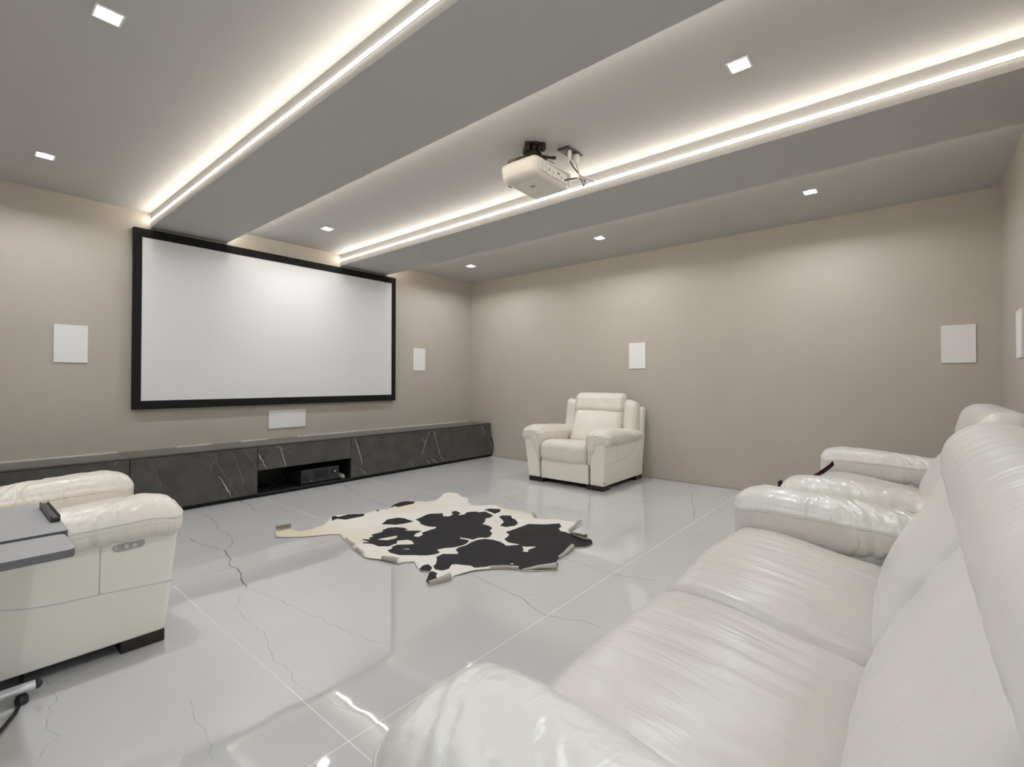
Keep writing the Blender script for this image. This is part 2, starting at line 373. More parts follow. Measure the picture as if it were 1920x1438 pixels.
def tube(bm, pts, r, n=8, closed=False, cap=True, mat=0):
    pts = [Vector(p) for p in pts]
    m = len(pts)
    rings = []
    prev = None
    for i in range(m):
        a = pts[i - 1] if (i > 0 or closed) else pts[i]
        b = pts[(i + 1) % m] if (i < m - 1 or closed) else pts[i]
        t = (b - a)
        if t.length < 1e-9:
            t = Vector((0, 0, 1))
        t.normalize()
        if prev is None:
            u = t.orthogonal().normalized()
        else:
            u = prev - t * prev.dot(t)
            if u.length < 1e-6:
                u = t.orthogonal()
            u.normalize()
        prev = u
        w = t.cross(u)
        rad = r[i] if isinstance(r, (list, tuple)) else r
        rings.append([bm.verts.new(pts[i] + (u * cos(2 * pi * k / n) + w * sin(2 * pi * k / n)) * rad) for k in range(n)])
    rng = range(m) if closed else range(m - 1)
    for i in rng:
        A, B = rings[i], rings[(i + 1) % m]
        off = 0
        if closed and i == m - 1:
            off = min(range(n), key=lambda o: (A[0].co - B[o].co).length)
        for k in range(n):
            f = bm.faces.new([A[k], A[(k + 1) % n], B[(k + 1 + off) % n], B[(k + off) % n]])
            f.material_index = mat
            f.smooth = True
    if cap and not closed:
        bm.faces.new(list(reversed(rings[0]))).material_index = mat
        bm.faces.new(rings[-1]).material_index = mat
    return bm

def smooth_path(pts, k=6, closed=False):
    P = [Vector(p) for p in pts]
    out = []
    m = len(P)
    for i in range(m if closed else m - 1):
        p0 = P[i - 1] if (i > 0 or closed) else P[i]
        p1, p2 = P[i], P[(i + 1) % m]
        p3 = P[(i + 2) % m] if (i + 2 < m or closed) else P[(i + 1) % m]
        for j in range(k):
            t = j / k
            out.append(.5 * ((2 * p1) + (-p0 + p2) * t + (2 * p0 - 5 * p1 + 4 * p2 - p3) * t * t + (-p0 + 3 * p1 - 3 * p2 + p3) * t ** 3))
    if not closed:
        out.append(P[-1].copy())
    return out

def lathe(bm, prof, n=24, c=(0, 0, 0), axis='Z', mat=0):
    rings = []
    for (r, h) in prof:
        ring = []
        for k in range(n):
            a = 2 * pi * k / n
            p = (r * cos(a), r * sin(a), h)
            if axis == 'Y':
                p = (p[0], p[2], p[1])
            if axis == 'X':
                p = (p[2], p[0], p[1])
            ring.append(bm.verts.new(Vector(c) + Vector(p)))
        rings.append(ring)
    for A, B in zip(rings, rings[1:]):
        for k in range(n):
            f = bm.faces.new([A[k], A[(k + 1) % n], B[(k + 1) % n], B[k]])
            f.material_index = mat
    bm.faces.new(list(reversed(rings[0]))).material_index = mat
    bm.faces.new(rings[-1]).material_index = mat
    bmesh.ops.recalc_face_normals(bm, faces=bm.faces[:])
    return bm

def jag(pts, amp, seed, step=.02):
    """Break a polyline into short jagged steps."""
    out = []
    for (a, b) in zip(pts, pts[1:]):
        a, b = Vector(a), Vector(b)
        L = (b - a).length
        k = max(1, int(L / step))
        nrm = Vector((-(b - a).y, (b - a).x)).normalized() if L > 1e-6 else Vector((0, 0))
        for i in range(k):
            t = i / k
            p = a.lerp(b, t)
            q = noise.noise(Vector((p.x * 31 + seed, p.y * 31, seed * 1.7)))
            out.append(p + nrm * q * amp)
    out.append(Vector(pts[-1]))
    return out

def ribbon(pts, width, seed):
    """Left and right outline of a thin ribbon of uneven width, as short quads."""
    L, R = [], []
    m = len(pts)
    for i, p in enumerate(pts):
        a, b = pts[max(0, i - 1)], pts[min(m - 1, i + 1)]
        t = (b - a).normalized()
        nrm = Vector((-t.y, t.x))
        w = width * (.55 + .75 * abs(noise.noise(Vector((p.x * 9, p.y * 9, seed))))) * (.35 if i in (0, m - 1) else 1)
        L.append(p + nrm * w * .5)
        R.append(p - nrm * w * .5)
    return [[L[i], R[i], R[i + 1], L[i + 1]] for i in range(m - 1)]

def planar_cdt(polys, extra=()):
    """polys: list of (polygon points, slot). Later entries win. Returns 2D verts and (tri, slot)."""
    vs, fs, slots = [], [], []
    for poly, slot in polys:
        poly = list(poly)
        if sum(a[0] * b[1] - b[0] * a[1] for a, b in zip(poly, poly[1:] + poly[:1])) < 0:
            poly.reverse()
        i0 = len(vs)
        vs += [Vector((p[0], p[1])) for p in poly]
        fs.append(list(range(i0, i0 + len(poly))))
        slots.append(slot)
    vs += [Vector((p[0], p[1])) for p in extra]
    ov, oe, of, _, _, orig = delaunay_2d_cdt(vs, [], fs, 0, 1e-5, True)
    res = []
    for f, o in zip(of, orig):
        if o:
            res.append((f, slots[max(o)]))
    return ov, res

def smoothstep(a, b, x):
    t = max(0, min(1, (x - a) / (b - a)))
    return t * t * (3 - 2 * t)

def ridge(x, y, z=0.0):
    return 1 - 2 * abs(noise.noise(Vector((x, y, z))))

# ------------------------------------------------------------------ room shell
def tile_floor():
    polys = [([(XL, YB), (XR, YB), (XR, YS), (XL, YS)], 0)]
    g = .0016
    for (x, y0, y1) in ((.845, YB, 3.2), (4.47, 1.395, 3.2), (2.04, 3.2, YS), (3.22, 3.2, YS), (4.42, 3.2, YS)):
        polys.append(([(x - g, y0), (x + g, y0), (x + g, y1), (x - g, y1)], 3))
    for y in (-.41, 1.395, 3.2):
        polys.append(([(XL, y - g), (XR, y - g), (XR, y + g), (XL, y + g)], 3))
    for s, (w, pts) in enumerate(FLOOR_VEINS):
        soft = 2 if w < .0055 else 1
        for q in ribbon(jag(pts, .022, s * 3.1 + 1, .03), w * .75, s * 2.3):
            polys.append((q, soft))
    rnd = random.Random(8)
    for s in range(6):                       # fainter hairline veins elsewhere on the slabs
        x, y = rnd.uniform(XL + .1, XR - .5), rnd.uniform(YB + .2, YS - .6)
        a = rnd.uniform(-.5, .6) + (1.3 if rnd.random() < .4 else 0)
        pts = [(x, y)]
        for k in range(7):
            a += rnd.uniform(-.35, .35)
            x += .14 * cos(a)
            y += .14 * sin(a)
            if not (XL + .02 < x < XR - .02 and YB + .02 < y < YS - .02):
                break
            pts.append((x, y))
        if len(pts) > 2:
            for q in ribbon(jag(pts, .015, s * 5.7, .03), .0022, s * 1.9):
                polys.append((q, 2))
    ov, tr = planar_cdt(polys)
    bm = bmesh.new()
    V = [bm.verts.new((v.x, v.y, 0)) for v in ov]
    for f, s in tr:
        try:
            fc = bm.faces.new([V[i] for i in f])
            fc.material_index = s
            if fc.normal.z < 0:
                fc.normal_flip()
        except ValueError:
            pass
    bm.normal_update()
    for f in bm.faces:
        if f.normal.z < 0:
            f.normal_flip()
    # slab below
    box(bm, XL - .12, XR + .12, YB - .12, YS + .12, -.12, -.002)
    return bm
struct('floor', tile_floor(), [M['tile'], M['vein'], M['vein_soft'], M['grout']])

struct('wall_screen', bx(XL - .12, XR + .12, YS, YS + .12, 0, ZC + .05), M['wall'])
struct('wall_right', bx(XR, XR + .12, YB - .12, YS, 0, ZC + .05), M['wall'])
wb = bmesh.new()
DX0, DX1, DZ = -.375, .345, 2.12            # open doorway just behind the photographer: daylight from the next room
box(wb, XL - .12, DX0, YB - .12, YB, 0, ZC + .05)
box(wb, DX1, XR, YB - .12, YB, 0, ZC + .05)
box(wb, DX0, DX1, YB - .12, YB, DZ, ZC + .05)
struct('wall_back', wb, M['wall'])
struct('wall_left', bx(XL - .12, XL, YB, YS, 0, ZC + .05), M['wall'])
struct('baseboard_right', bx(XR - .008, XR, YB, 4.96, 0, .016), M['skirt'])
struct('baseboard_back', bx(DX1, XR - .008, YB, YB + .008, 0, .016), M['skirt'])

LX, LY = (.44, 2.523, 4.60), (.657, 2.63, 4.609)
LAMPS = [(x, y) for x in LX for y in LY if not (x == LX[1] and y == LY[1])]

def ceiling_mesh():
    h = .046
    polys = [([(XL - .12, YB - .12), (XR + .12, YB - .12), (XR + .12, YS + .12), (XL - .12, YS + .12)], 0)]
    for (x, y) in LAMPS:
        polys.append(([(x - h, y - h), (x + h, y - h), (x + h, y + h), (x - h, y + h)], 9))
    ov, tr = planar_cdt(polys)
    bm = bmesh.new()
    V = [bm.verts.new((v.x, v.y, ZC)) for v in ov]
    for f, s in tr:
        if s != 9:
            bm.faces.new([V[i] for i in f])
    bm.normal_update()
    for f in bm.faces:
        if f.normal.z > 0:
            f.normal_flip()
    box(bm, XL - .12, XR + .12, YB - .12, YS + .12, ZC + .07, ZC + .12)
    return bm
struct('ceiling', ceiling_mesh(), M['ceil'])
for i, (a, b) in enumerate(BEAMS):
    struct('trim_%d' % (i + 1), bx(a, b, YB, YS, ZS, ZC + .002), M['ceil'])

# LED strips in channels along the left face of each beam
ZL = ZS + .067
STRIPS = [(BEAMS[0][0], 1, 'long warm white LED strip on the leftmost beam, ending above the screen corner'),
          (BEAMS[1][0], 1, 'long warm white LED strip on the projector side of the beam right of the projector'),
          (BEAMS[0][1], -1, 'LED strip on the hidden right side of the beam left of the projector'),
          (BEAMS[1][1], -1, 'LED strip on the hidden side of the right beam, toward the armchair wall')]
for a, sgn, lab in STRIPS:
    t = thing('led_strip', lab, 'light strip', (a, 0, ZL), 0, 'LED strips on the ceiling beams')
    y0, y1 = YB + .005, YS - .004
    bm = bmesh.new()
    for (p0, q0, z0, z1) in ((-.0012, 0, -.014, .014),):
        box(bm, min(p0 * sgn, q0), max(p0 * sgn, q0), y0, y1, z0, z1)
    link('channel', bm, M['alu'], t)
    bm = bmesh.new()
    prof = [(-.0011, -.008), (-.0035, -.0072), (-.0055, -.0045), (-.006, 0), (-.0055, .0045), (-.0035, .0072), (-.0011, .008)]
    A = [bm.verts.new((x * sgn, y0 + .002, z)) for x, z in prof]
    B = [bm.verts.new((x * sgn, y1 - .002, z)) for x, z in prof]
    for k in range(len(prof) - 1):
        bm.faces.new([A[k], A[k + 1], B[k + 1], B[k]])
    bm.faces.new(A)
    bm.faces.new(list(reversed(B)))
    bmesh.ops.recalc_face_normals(bm, faces=bm.faces[:])
    link('diffuser', bm, M['led'], t, label='glowing warm white diffuser')

# recessed square downlights
def downlight():
    t = thing('downlight', '', 'ceiling light', (0, 0, 0), 0, 'recessed square downlights')
    h, g, d = .042, .050, .0115
    bm = bmesh.new()
    def ring(a, za, b, zb):
        P = [bm.verts.new((sx * a, sy * a, za)) for sx, sy in ((-1, -1), (1, -1), (1, 1), (-1, 1))]
        Q = [bm.verts.new((sx * b, sy * b, zb)) for sx, sy in ((-1, -1), (1, -1), (1, 1), (-1, 1))]
        for k in range(4):
            bm.faces.new([P[k], P[(k + 1) % 4], Q[(k + 1) % 4], Q[k]])
    ring(g, 0, g, -.005)
    ring(g, -.005, h, -.004)
    ring(h, -.004, h - .002, 0)
    link('trim', bm, M['trim'], t)
    bm = bmesh.new()
    ring2 = []
    P = [bm.verts.new((sx * (h - .002), sy * (h - .002), 0)) for sx, sy in ((-1, -1), (1, -1), (1, 1), (-1, 1))]
    Q = [bm.verts.new((sx * .040, sy * .040, d + .002)) for sx, sy in ((-1, -1), (1, -1), (1, 1), (-1, 1))]
    for k in range(4):
        bm.faces.new([P[k], P[(k + 1) % 4], Q[(k + 1) % 4], Q[k]])
    bm.faces.new(Q)
    link('reflector', bm, M['lamp_well'], t)
    ln = link('lens', bx(-.0385, .0385, -.0385, .0385, d - .0005, d + .0015), M['lampglow'], t, label='glowing frosted lens')
    link('light_core', bx(-.0165, .0165, -.0165, .0165, d - .0015, d - .0006), M['lamp'], ln)
    return t
proto = downlight()
LAMP_LABELS = {
    (0, 0): 'square downlight in the left ceiling bay right above the camera, out of view',
    (0, 1): 'square downlight in the left ceiling bay near the photo\'s top left corner',
    (0, 2): 'square downlight in the left ceiling bay nearest the screen wall',
    (1, 0): 'square downlight in the middle ceiling bay, right of the projector',
    (1, 2): 'square downlight in the middle ceiling bay just above the projection screen',
    (2, 0): 'square downlight in the armchair-side ceiling bay, the one nearest the sofas',
    (2, 1): 'square downlight in the armchair-side ceiling bay, middle one of its row of three',
    (2, 2): 'square downlight in the armchair-side ceiling bay, nearest the far room corner'}
for i, (x, y) in enumerate(LAMPS):
    lab = LAMP_LABELS[(LX.index(x), LY.index(y))]
    if i == 0:
        proto.location = (x, y, ZC)
        proto['label'] = lab
    else:
        dup(proto, (x, y, ZC), label=lab)

# ------------------------------------------------------------------ projection screen
def build_screen():
    x0, x1, z0, z1 = 1.0943, 3.9405, .8935, 2.5465
    yf, yb = YS - .05, YS - .004
    t = thing('projection_screen', 'large white projection screen in a black frame on the far wall', 'projection screen', ((x0 + x1) / 2, YS, z0))
    w, hh = (x1 - x0) / 2, z1 - z0
    fw, fh = .062, .078
    bm = bmesh.new()
    yf -= YS
    yb -= YS
    def bar(p):
        # p: four (x,z) corners, bevelled bar from yb to yf
        A = [bm.verts.new((x, yb, z)) for x, z in p]
        B = [bm.verts.new((x, yf, z)) for x, z in p]
        bm.faces.new(A)
        bm.faces.new(B)
        for k in range(4):
            bm.faces.new([A[k], A[(k + 1) % 4], B[(k + 1) % 4], B[k]])
    bar([(-w, 0), (w, 0), (w - fw, fh), (-w + fw, fh)])
    bar([(-w, hh), (w, hh), (w - fw, hh - fh), (-w + fw, hh - fh)])
    bar([(-w, 0), (-w + fw, fh), (-w + fw, hh - fh), (-w, hh)])
    bar([(w, 0), (w - fw, fh), (w - fw, hh - fh), (w, hh)])
    bmesh.ops.remove_doubles(bm, verts=bm.verts[:], dist=1e-5)
    bmesh.ops.recalc_face_normals(bm, faces=bm.faces[:])
    fr = link('frame', bm, M['black'], t, label='black velvet frame')
    link('screen_surface', bx(-w + fw - .01, w - fw + .01, yf + .006, yf + .012, fh - .01, hh - fh + .01), M['screen'], t, label='blank white screen surface')
build_screen()

# ------------------------------------------------------------------ in-wall speakers
def speaker(w, h):
    t = thing('wall_speaker', '', 'speaker', (0, 0, 0), 0, 'white in-wall speakers')
    bm = bmesh.new()
    e = .006
    box(bm, -w / 2, -w / 2 + e, -.009, 0, -h / 2, h / 2)
    box(bm, w / 2 - e, w / 2, -.009, 0, -h / 2, h / 2)
    box(bm, -w / 2 + e, w / 2 - e, -.009, 0, -h / 2, -h / 2 + e)
    box(bm, -w / 2 + e, w / 2 - e, -.009, 0, h / 2 - e, h / 2)
    link('frame', bm, M['white'], t)
    link('grille', bx(-w / 2 + e, w / 2 - e, -.0078, -.001, -h / 2 + e, h / 2 - e), M['grille'], t)
    return t
sp = speaker(.212, .314)
sp.location = (.688, YS, 1.466)
sp['label'] = 'white rectangular wall speaker left of the projection screen'
for (x, y, rz, lab) in (
        (4.382, YS, 0, 'white rectangular wall speaker between the screen and the room corner'),
        (XR, 2.592, -pi / 2, 'white rectangular wall speaker above the cream armchair on the long wall'),
        (XR, -.27, -pi / 2, 'white wall speaker on the long wall close to the corner by the sofas'),
        (4.555, YB, pi, 'white wall speaker seen edge-on on the back wall above the sofas')):
    dup(sp, (x, y, 1.463), rz, lab)
sc = speaker(.414, .199)
sc.location = (2.508, YS, .729)
sc['label'] = 'low wide white wall speaker under the projection screen'
c = bmesh.new()
lathe(c, [(.055, 0), (.055, .003), (.05, .005)], 28, (2.98, YS - .005, .575), 'Y')
tag(link('cable_cover', c, M['wall'], None, True, sharp=40), 'round taupe cable cover low on the wall behind the cabinet top', 'cable cover')

# ------------------------------------------------------------------ long black marble media cabinet
def marble_front(x0, x1, z0, z1, yf, th, veins, mats_off=0):
    """Panel whose front face carries the inlaid veins."""
    bm = bmesh.new()
    polys = [([(x0, z0), (x1, z0), (x1, z1), (x0, z1)], 0)]
    for s, (w, pts) in enumerate(veins):
        mx = sum(p[0] for p in pts) / len(pts)
        mz = sum(p[1] for p in pts) / len(pts)
        if not (x0 < mx < x1 and z0 < mz < z1):
            continue
        pts = [(min(x1 - .004, max(x0 + .004, p[0])), min(z1 - .004, max(z0 + .004, p[1]))) for p in pts]
        wid = {2: .0028, 3: .004, 4: .005, 5: .0065, 6: .008}[int(w)]
        for q in ribbon(jag(pts, .010, s * 2.9 + 3, .02), wid, s * 1.3):
            polys.append((q, 1 if w > 3 else 2))
    ov, tr = planar_cdt(polys)
    V = [bm.verts.new((v.x, yf, v.y)) for v in ov]
    for f, s in tr:
        try:
            fc = bm.faces.new([V[i] for i in f])
            fc.material_index = s
        except ValueError:
            pass
    bm.normal_update()
    for f in bm.faces:
        if f.normal.y > 0:
            f.normal_flip()
    fs = box(bm, x0, x1, yf, yf + th, z0, z1)
    bm.normal_update()
    bmesh.ops.delete(bm, geom=[f for f in fs if abs(f.calc_center_median().y - yf) < 1e-6], context='FACES_ONLY')
    return bm

rv = random.Random(21)
EXTRA_UNIT = []
for k in range(20):
    x, z = rv.uniform(-.2, 5.2), rv.uniform(.1, .44)
    a = rv.choice((-1, 1)) * rv.uniform(.9, 1.4)
    EXTRA_UNIT.append((2, [(x, z), (x + .05 * cos(a), z + .05 * sin(a)), (x + .1 * cos(a + .2), z + .1 * sin(a + .2))]))

def build_cabinet():
    yf, yb = 4.974, YS - .002
    t = thing('media_cabinet', 'long low black marble media cabinet along the screen wall', 'media cabinet', (2.5, yb, 0))
    def P(name, bm, mats, **kw):
        bm.transform(Matrix.Translation((-2.5, -yb, 0)))
        return link(name, bm, mats, t, **kw)
    x0, x1 = XL + .003, 5.39
    # worktop with a few pale veins
    bm = bmesh.new()
    polys = [([(x0, yf - .003), (x1, yf - .003), (x1, yb), (x0, yb)], 0)]
    for k in range(26):
        x, y = rv.uniform(x0 + .1, x1 - .3), rv.uniform(yf + .03, yb - .12)
        a = rv.uniform(-1.2, 1.2)
        pts = [(x, y), (x + .09 * cos(a), min(yb - .01, max(yf + .01, y + .09 * sin(a)))), (x + .19 * cos(a + .2), min(yb - .01, max(yf + .01, y + .19 * sin(a + .2))))]
        for q in ribbon(jag(pts, .01, k * 3.3, .03), .003, k * 1.1):
            polys.append((q, 2))
    for x in (1.0,):
        polys.append(([(x - .0015, yf - .003), (x + .0015, yf - .003), (x + .0015, yb), (x - .0015, yb)], 3))
    ov, tr = planar_cdt(polys)
    V = [bm.verts.new((v.x, v.y, .516)) for v in ov]
    for f, s in tr:
        fc = bm.faces.new([V[i] for i in f])
        fc.material_index = s
    bm.normal_update()
    for f in bm.faces:
        if f.normal.z < 0:
            f.normal_flip()
    fs = box(bm, x0, x1, yf - .003, yb, .503, .516)
    bmesh.ops.delete(bm, geom=[f for f in fs if abs(f.calc_center_median().z - .516) < 1e-6], context='FACES_ONLY')
    P('worktop', bm, [M['marble_top'], M['mvein'], M['mvein2'], M['carcass']])
    MM = [M['marble'], M['mvein'], M['mvein2']]
    VV = UNIT_VEINS + EXTRA_UNIT
    zb, zt = .040, .499
    P('front_panel', marble_front(x0, .997, zb, zt, yf, .02, VV), MM)
    P('front_panel', marble_front(1.003, 2.004, zb, zt, yf, .02, VV), MM)
    P('front_panel', marble_front(3.030, x1, zb, zt, yf, .02, VV), MM)
    P('drawer', marble_front(2.010, 3.024, .268, zt, yf, .02, VV), MM, label='shallow marble drawer front above the open niche')
    # carcass: closed boxes left and right of the niche, niche shelf and back
    bm = bmesh.new()
    box(bm, x0, 2.004, yf + .021, yb, .03, .502)
    box(bm, 3.030, x1, yf + .021, yb, .03, .502)
    box(bm, 2.004, 3.030, yf + .021, yb, .285, .502)
    box(bm, 2.004, 3.030, yf + .002, yb, .022, .042)
    box(bm, 2.004, 3.030, yb - .02, yb, .042, .285)
    P('carcass', bm, M['carcass'])
    P('plinth', bx(x0, x1, yf + .035, yb, 0, .03), M['under'])
    bm = bmesh.new()
    for (a, b) in ((x0, 1.0), (1.45, 1.75), (2.02, 2.3), (2.62, 5.37)):
        box(bm, a, b, yb - .007, yb, .516, .523)
    P('sealant_bead', bm, M['white'], label='broken white silicone line at the wall')
build_cabinet()

def build_receiver():
    x0, x1, yf, z0, z1 = 2.47, 2.905, 5.02, .042, .197
    t = thing('av_receiver', 'charcoal audio receiver in the open niche of the marble cabinet', 'receiver', ((x0 + x1) / 2, yf, z0))
    w = (x1 - x0) / 2
    h = z1 - z0
    body = link('casing', bx(-w, w, .012, .36, .010, h - .003, bev=.003), M['receiver'], t)
    link('front_panel', bx(-w, w, 0, .012, .006, h, bev=.004), M['receiver'], t)
    link('display', bx(-.075, .085, -.0015, .002, .045, .125), M['display'], t, label='dark display window')
    b = bmesh.new()
    lathe(b, [(.03, .001), (.03, -.010), (.027, -.012)], 28, (-w + .048, 0, .075), 'Y')
    link('selector_dial', b, M['blackgloss'], t, True, sharp=40)
    b = bmesh.new()
    lathe(b, [(.026, .001), (.026, -.014), (.022, -.018)], 28, (w - .06, 0, .098), 'Y')
    k = link('volume_knob', b, M['blackgloss'], t, True, sharp=40)
    b = bmesh.new()
    lathe(b, [(.010, -.0175), (.010, -.019), (.008, -.0195)], 20, (w - .06, 0, .098), 'Y')
    link('knob_cap', b, M['button'], k, True, sharp=40)
    link('indicator', bx(-w + .11, -w + .114, -.002, .001, .022, .034), M['white'], t)
    for sx in (-1, 1):
        for y in (.03, .32):
            b = bmesh.new()
            lathe(b, [(.018, 0), (.018, .010)], 16, (sx * (w - .04), y, 0))
            link('foot', b, M['blackgloss'], t)
build_receiver()
b = bmesh.new()
pp = []
for k in range(60):
    a = k * .55
    pp.append((2.968 + .028 * cos(a), 5.07 + .05 * sin(a) + .0006 * k, .048 + .030 * (k / 60) + .004 * sin(k * 1.3)))
tube(b, smooth_path(pp, 3), .0055, 6)
tag(link('cable_bundle', b, M['cordwhite'], None, True), 'pale coiled cable bundle right of the receiver inside the niche', 'cable')
b = bmesh.new()
tube(b, smooth_path([(2.10, 5.30, .05), (2.16, 5.20, .10), (2.26, 5.16, .075), (2.36, 5.17, .12), (2.47, 5.39, .13)], 8), .004, 6)
tube(b, smooth_path([(2.06, 5.26, .048), (2.18, 5.12, .052), (2.30, 5.18, .085), (2.40, 5.21, .10), (2.47, 5.39, .10)], 8), .0035, 6)
tag(link('speaker_cables', b, M['cord'], None, True), 'loose black cables left of the receiver inside the niche', 'cable')
b = bmesh.new()
tube(b, smooth_path([(5.396, 5.12, .36), (5.420, 5.05, .345), (5.430, 4.99, .27), (5.432, 4.96, .18), (5.428, 4.97, .09), (5.424, 5.0, .012), (5.42, 5.10, .008)], 8), .0085, 8)
tag(link('wall_cable', b, M['cord'], None, True), 'black cable looping from the cabinet end to the floor', 'cable')

# ------------------------------------------------------------------ recliner seating
def pad_deform_factory(sx, cx, y0, y1, front_drop, rear):
    yc, L = (y0 + y1) / 2, (y1 - y0)
    def f(p):
        x, y, z = p
        t = (y + L / 2) / L                      # 0 rear .. 1 front
        thick = 1 - (1 - rear) * (1 - smoothstep(0, .75, t))
        wid = 1 - .18 * (1 - smoothstep(0, .5, t)) + .02 * sin(t * 9)
        inner = smoothstep(-.03, .09, -sx * x)
        z2 = z * thick
        if z > 0:
            z2 += .018 * (1 - (x / .13) ** 2) * thick
        else:
            z2 *= 1 + 1.35 * inner                # the inner flank rolls down to the seat
        zc = .561 - .030 * (1 - t) - front_drop * smoothstep(.84, 1.0, t)
        zc -= .008 * max(0, sx * x / .13)
        return (cx + x * wid - sx * .012 * inner * (1 if z < .02 else .4), yc + y, zc + z2)
    return f

def pad_wrinkle(seed, k=1.0, sx=1, cx=0.0):
    rnd = random.Random(int(seed * 10) + 7)
    lines = []
    for y in (.60, .66, .73, .80, .85):          # creases fanning from the outer front edge
        y += rnd.uniform(-.02, .02)
        lines.append((Vector((.13, y)), Vector((rnd.uniform(-.04, .05), y + rnd.uniform(.08, .14))), rnd.uniform(.0025, .0055), rnd.uniform(.008, .014)))
    for y in (.30, .37, .43, .50, .56):          # folds where the pad meets the back
        y += rnd.uniform(-.02, .02)
        lines.append((Vector((-.14, y - .05)), Vector((rnd.uniform(-.02, .08), y + rnd.uniform(.02, .10))), rnd.uniform(.004, .009), rnd.uniform(.009, .016)))
    def crease(p):
        q = Vector(((p.x - cx) * sx, p.y + .010 * noise.noise(Vector((p.x * 20, p.y * 20, seed)))))
        d = 0
        for a, b, dep, wd in lines:
            ab = b - a
            t = max(0, min(1, (q - a).dot(ab) / ab.length_squared))
            e = (a + ab * t - q).length / wd
            if e < 3:
                d += dep * (math.exp(-e * e) - .45 * math.exp(-(e - 1.7) ** 2)) * (1 - .6 * abs(2 * t - 1))
        return -d
    def w(p):
        a = ridge(p.x * 4 + seed, p.y * 9 + seed * 2, p.z * 5)
        b = ridge(p.x * 11 + p.y * 6, p.y * 24 - p.x * 7 + seed, p.z * 9)
        rear = 1 - smoothstep(.20, .75, p.y)
        return crease(p) + k * (.0035 * a + .0030 * b * (.30 + 1.9 * rear) + .005 * noise.noise(Vector((p.x * 7, p.y * 5, seed))))
    return w

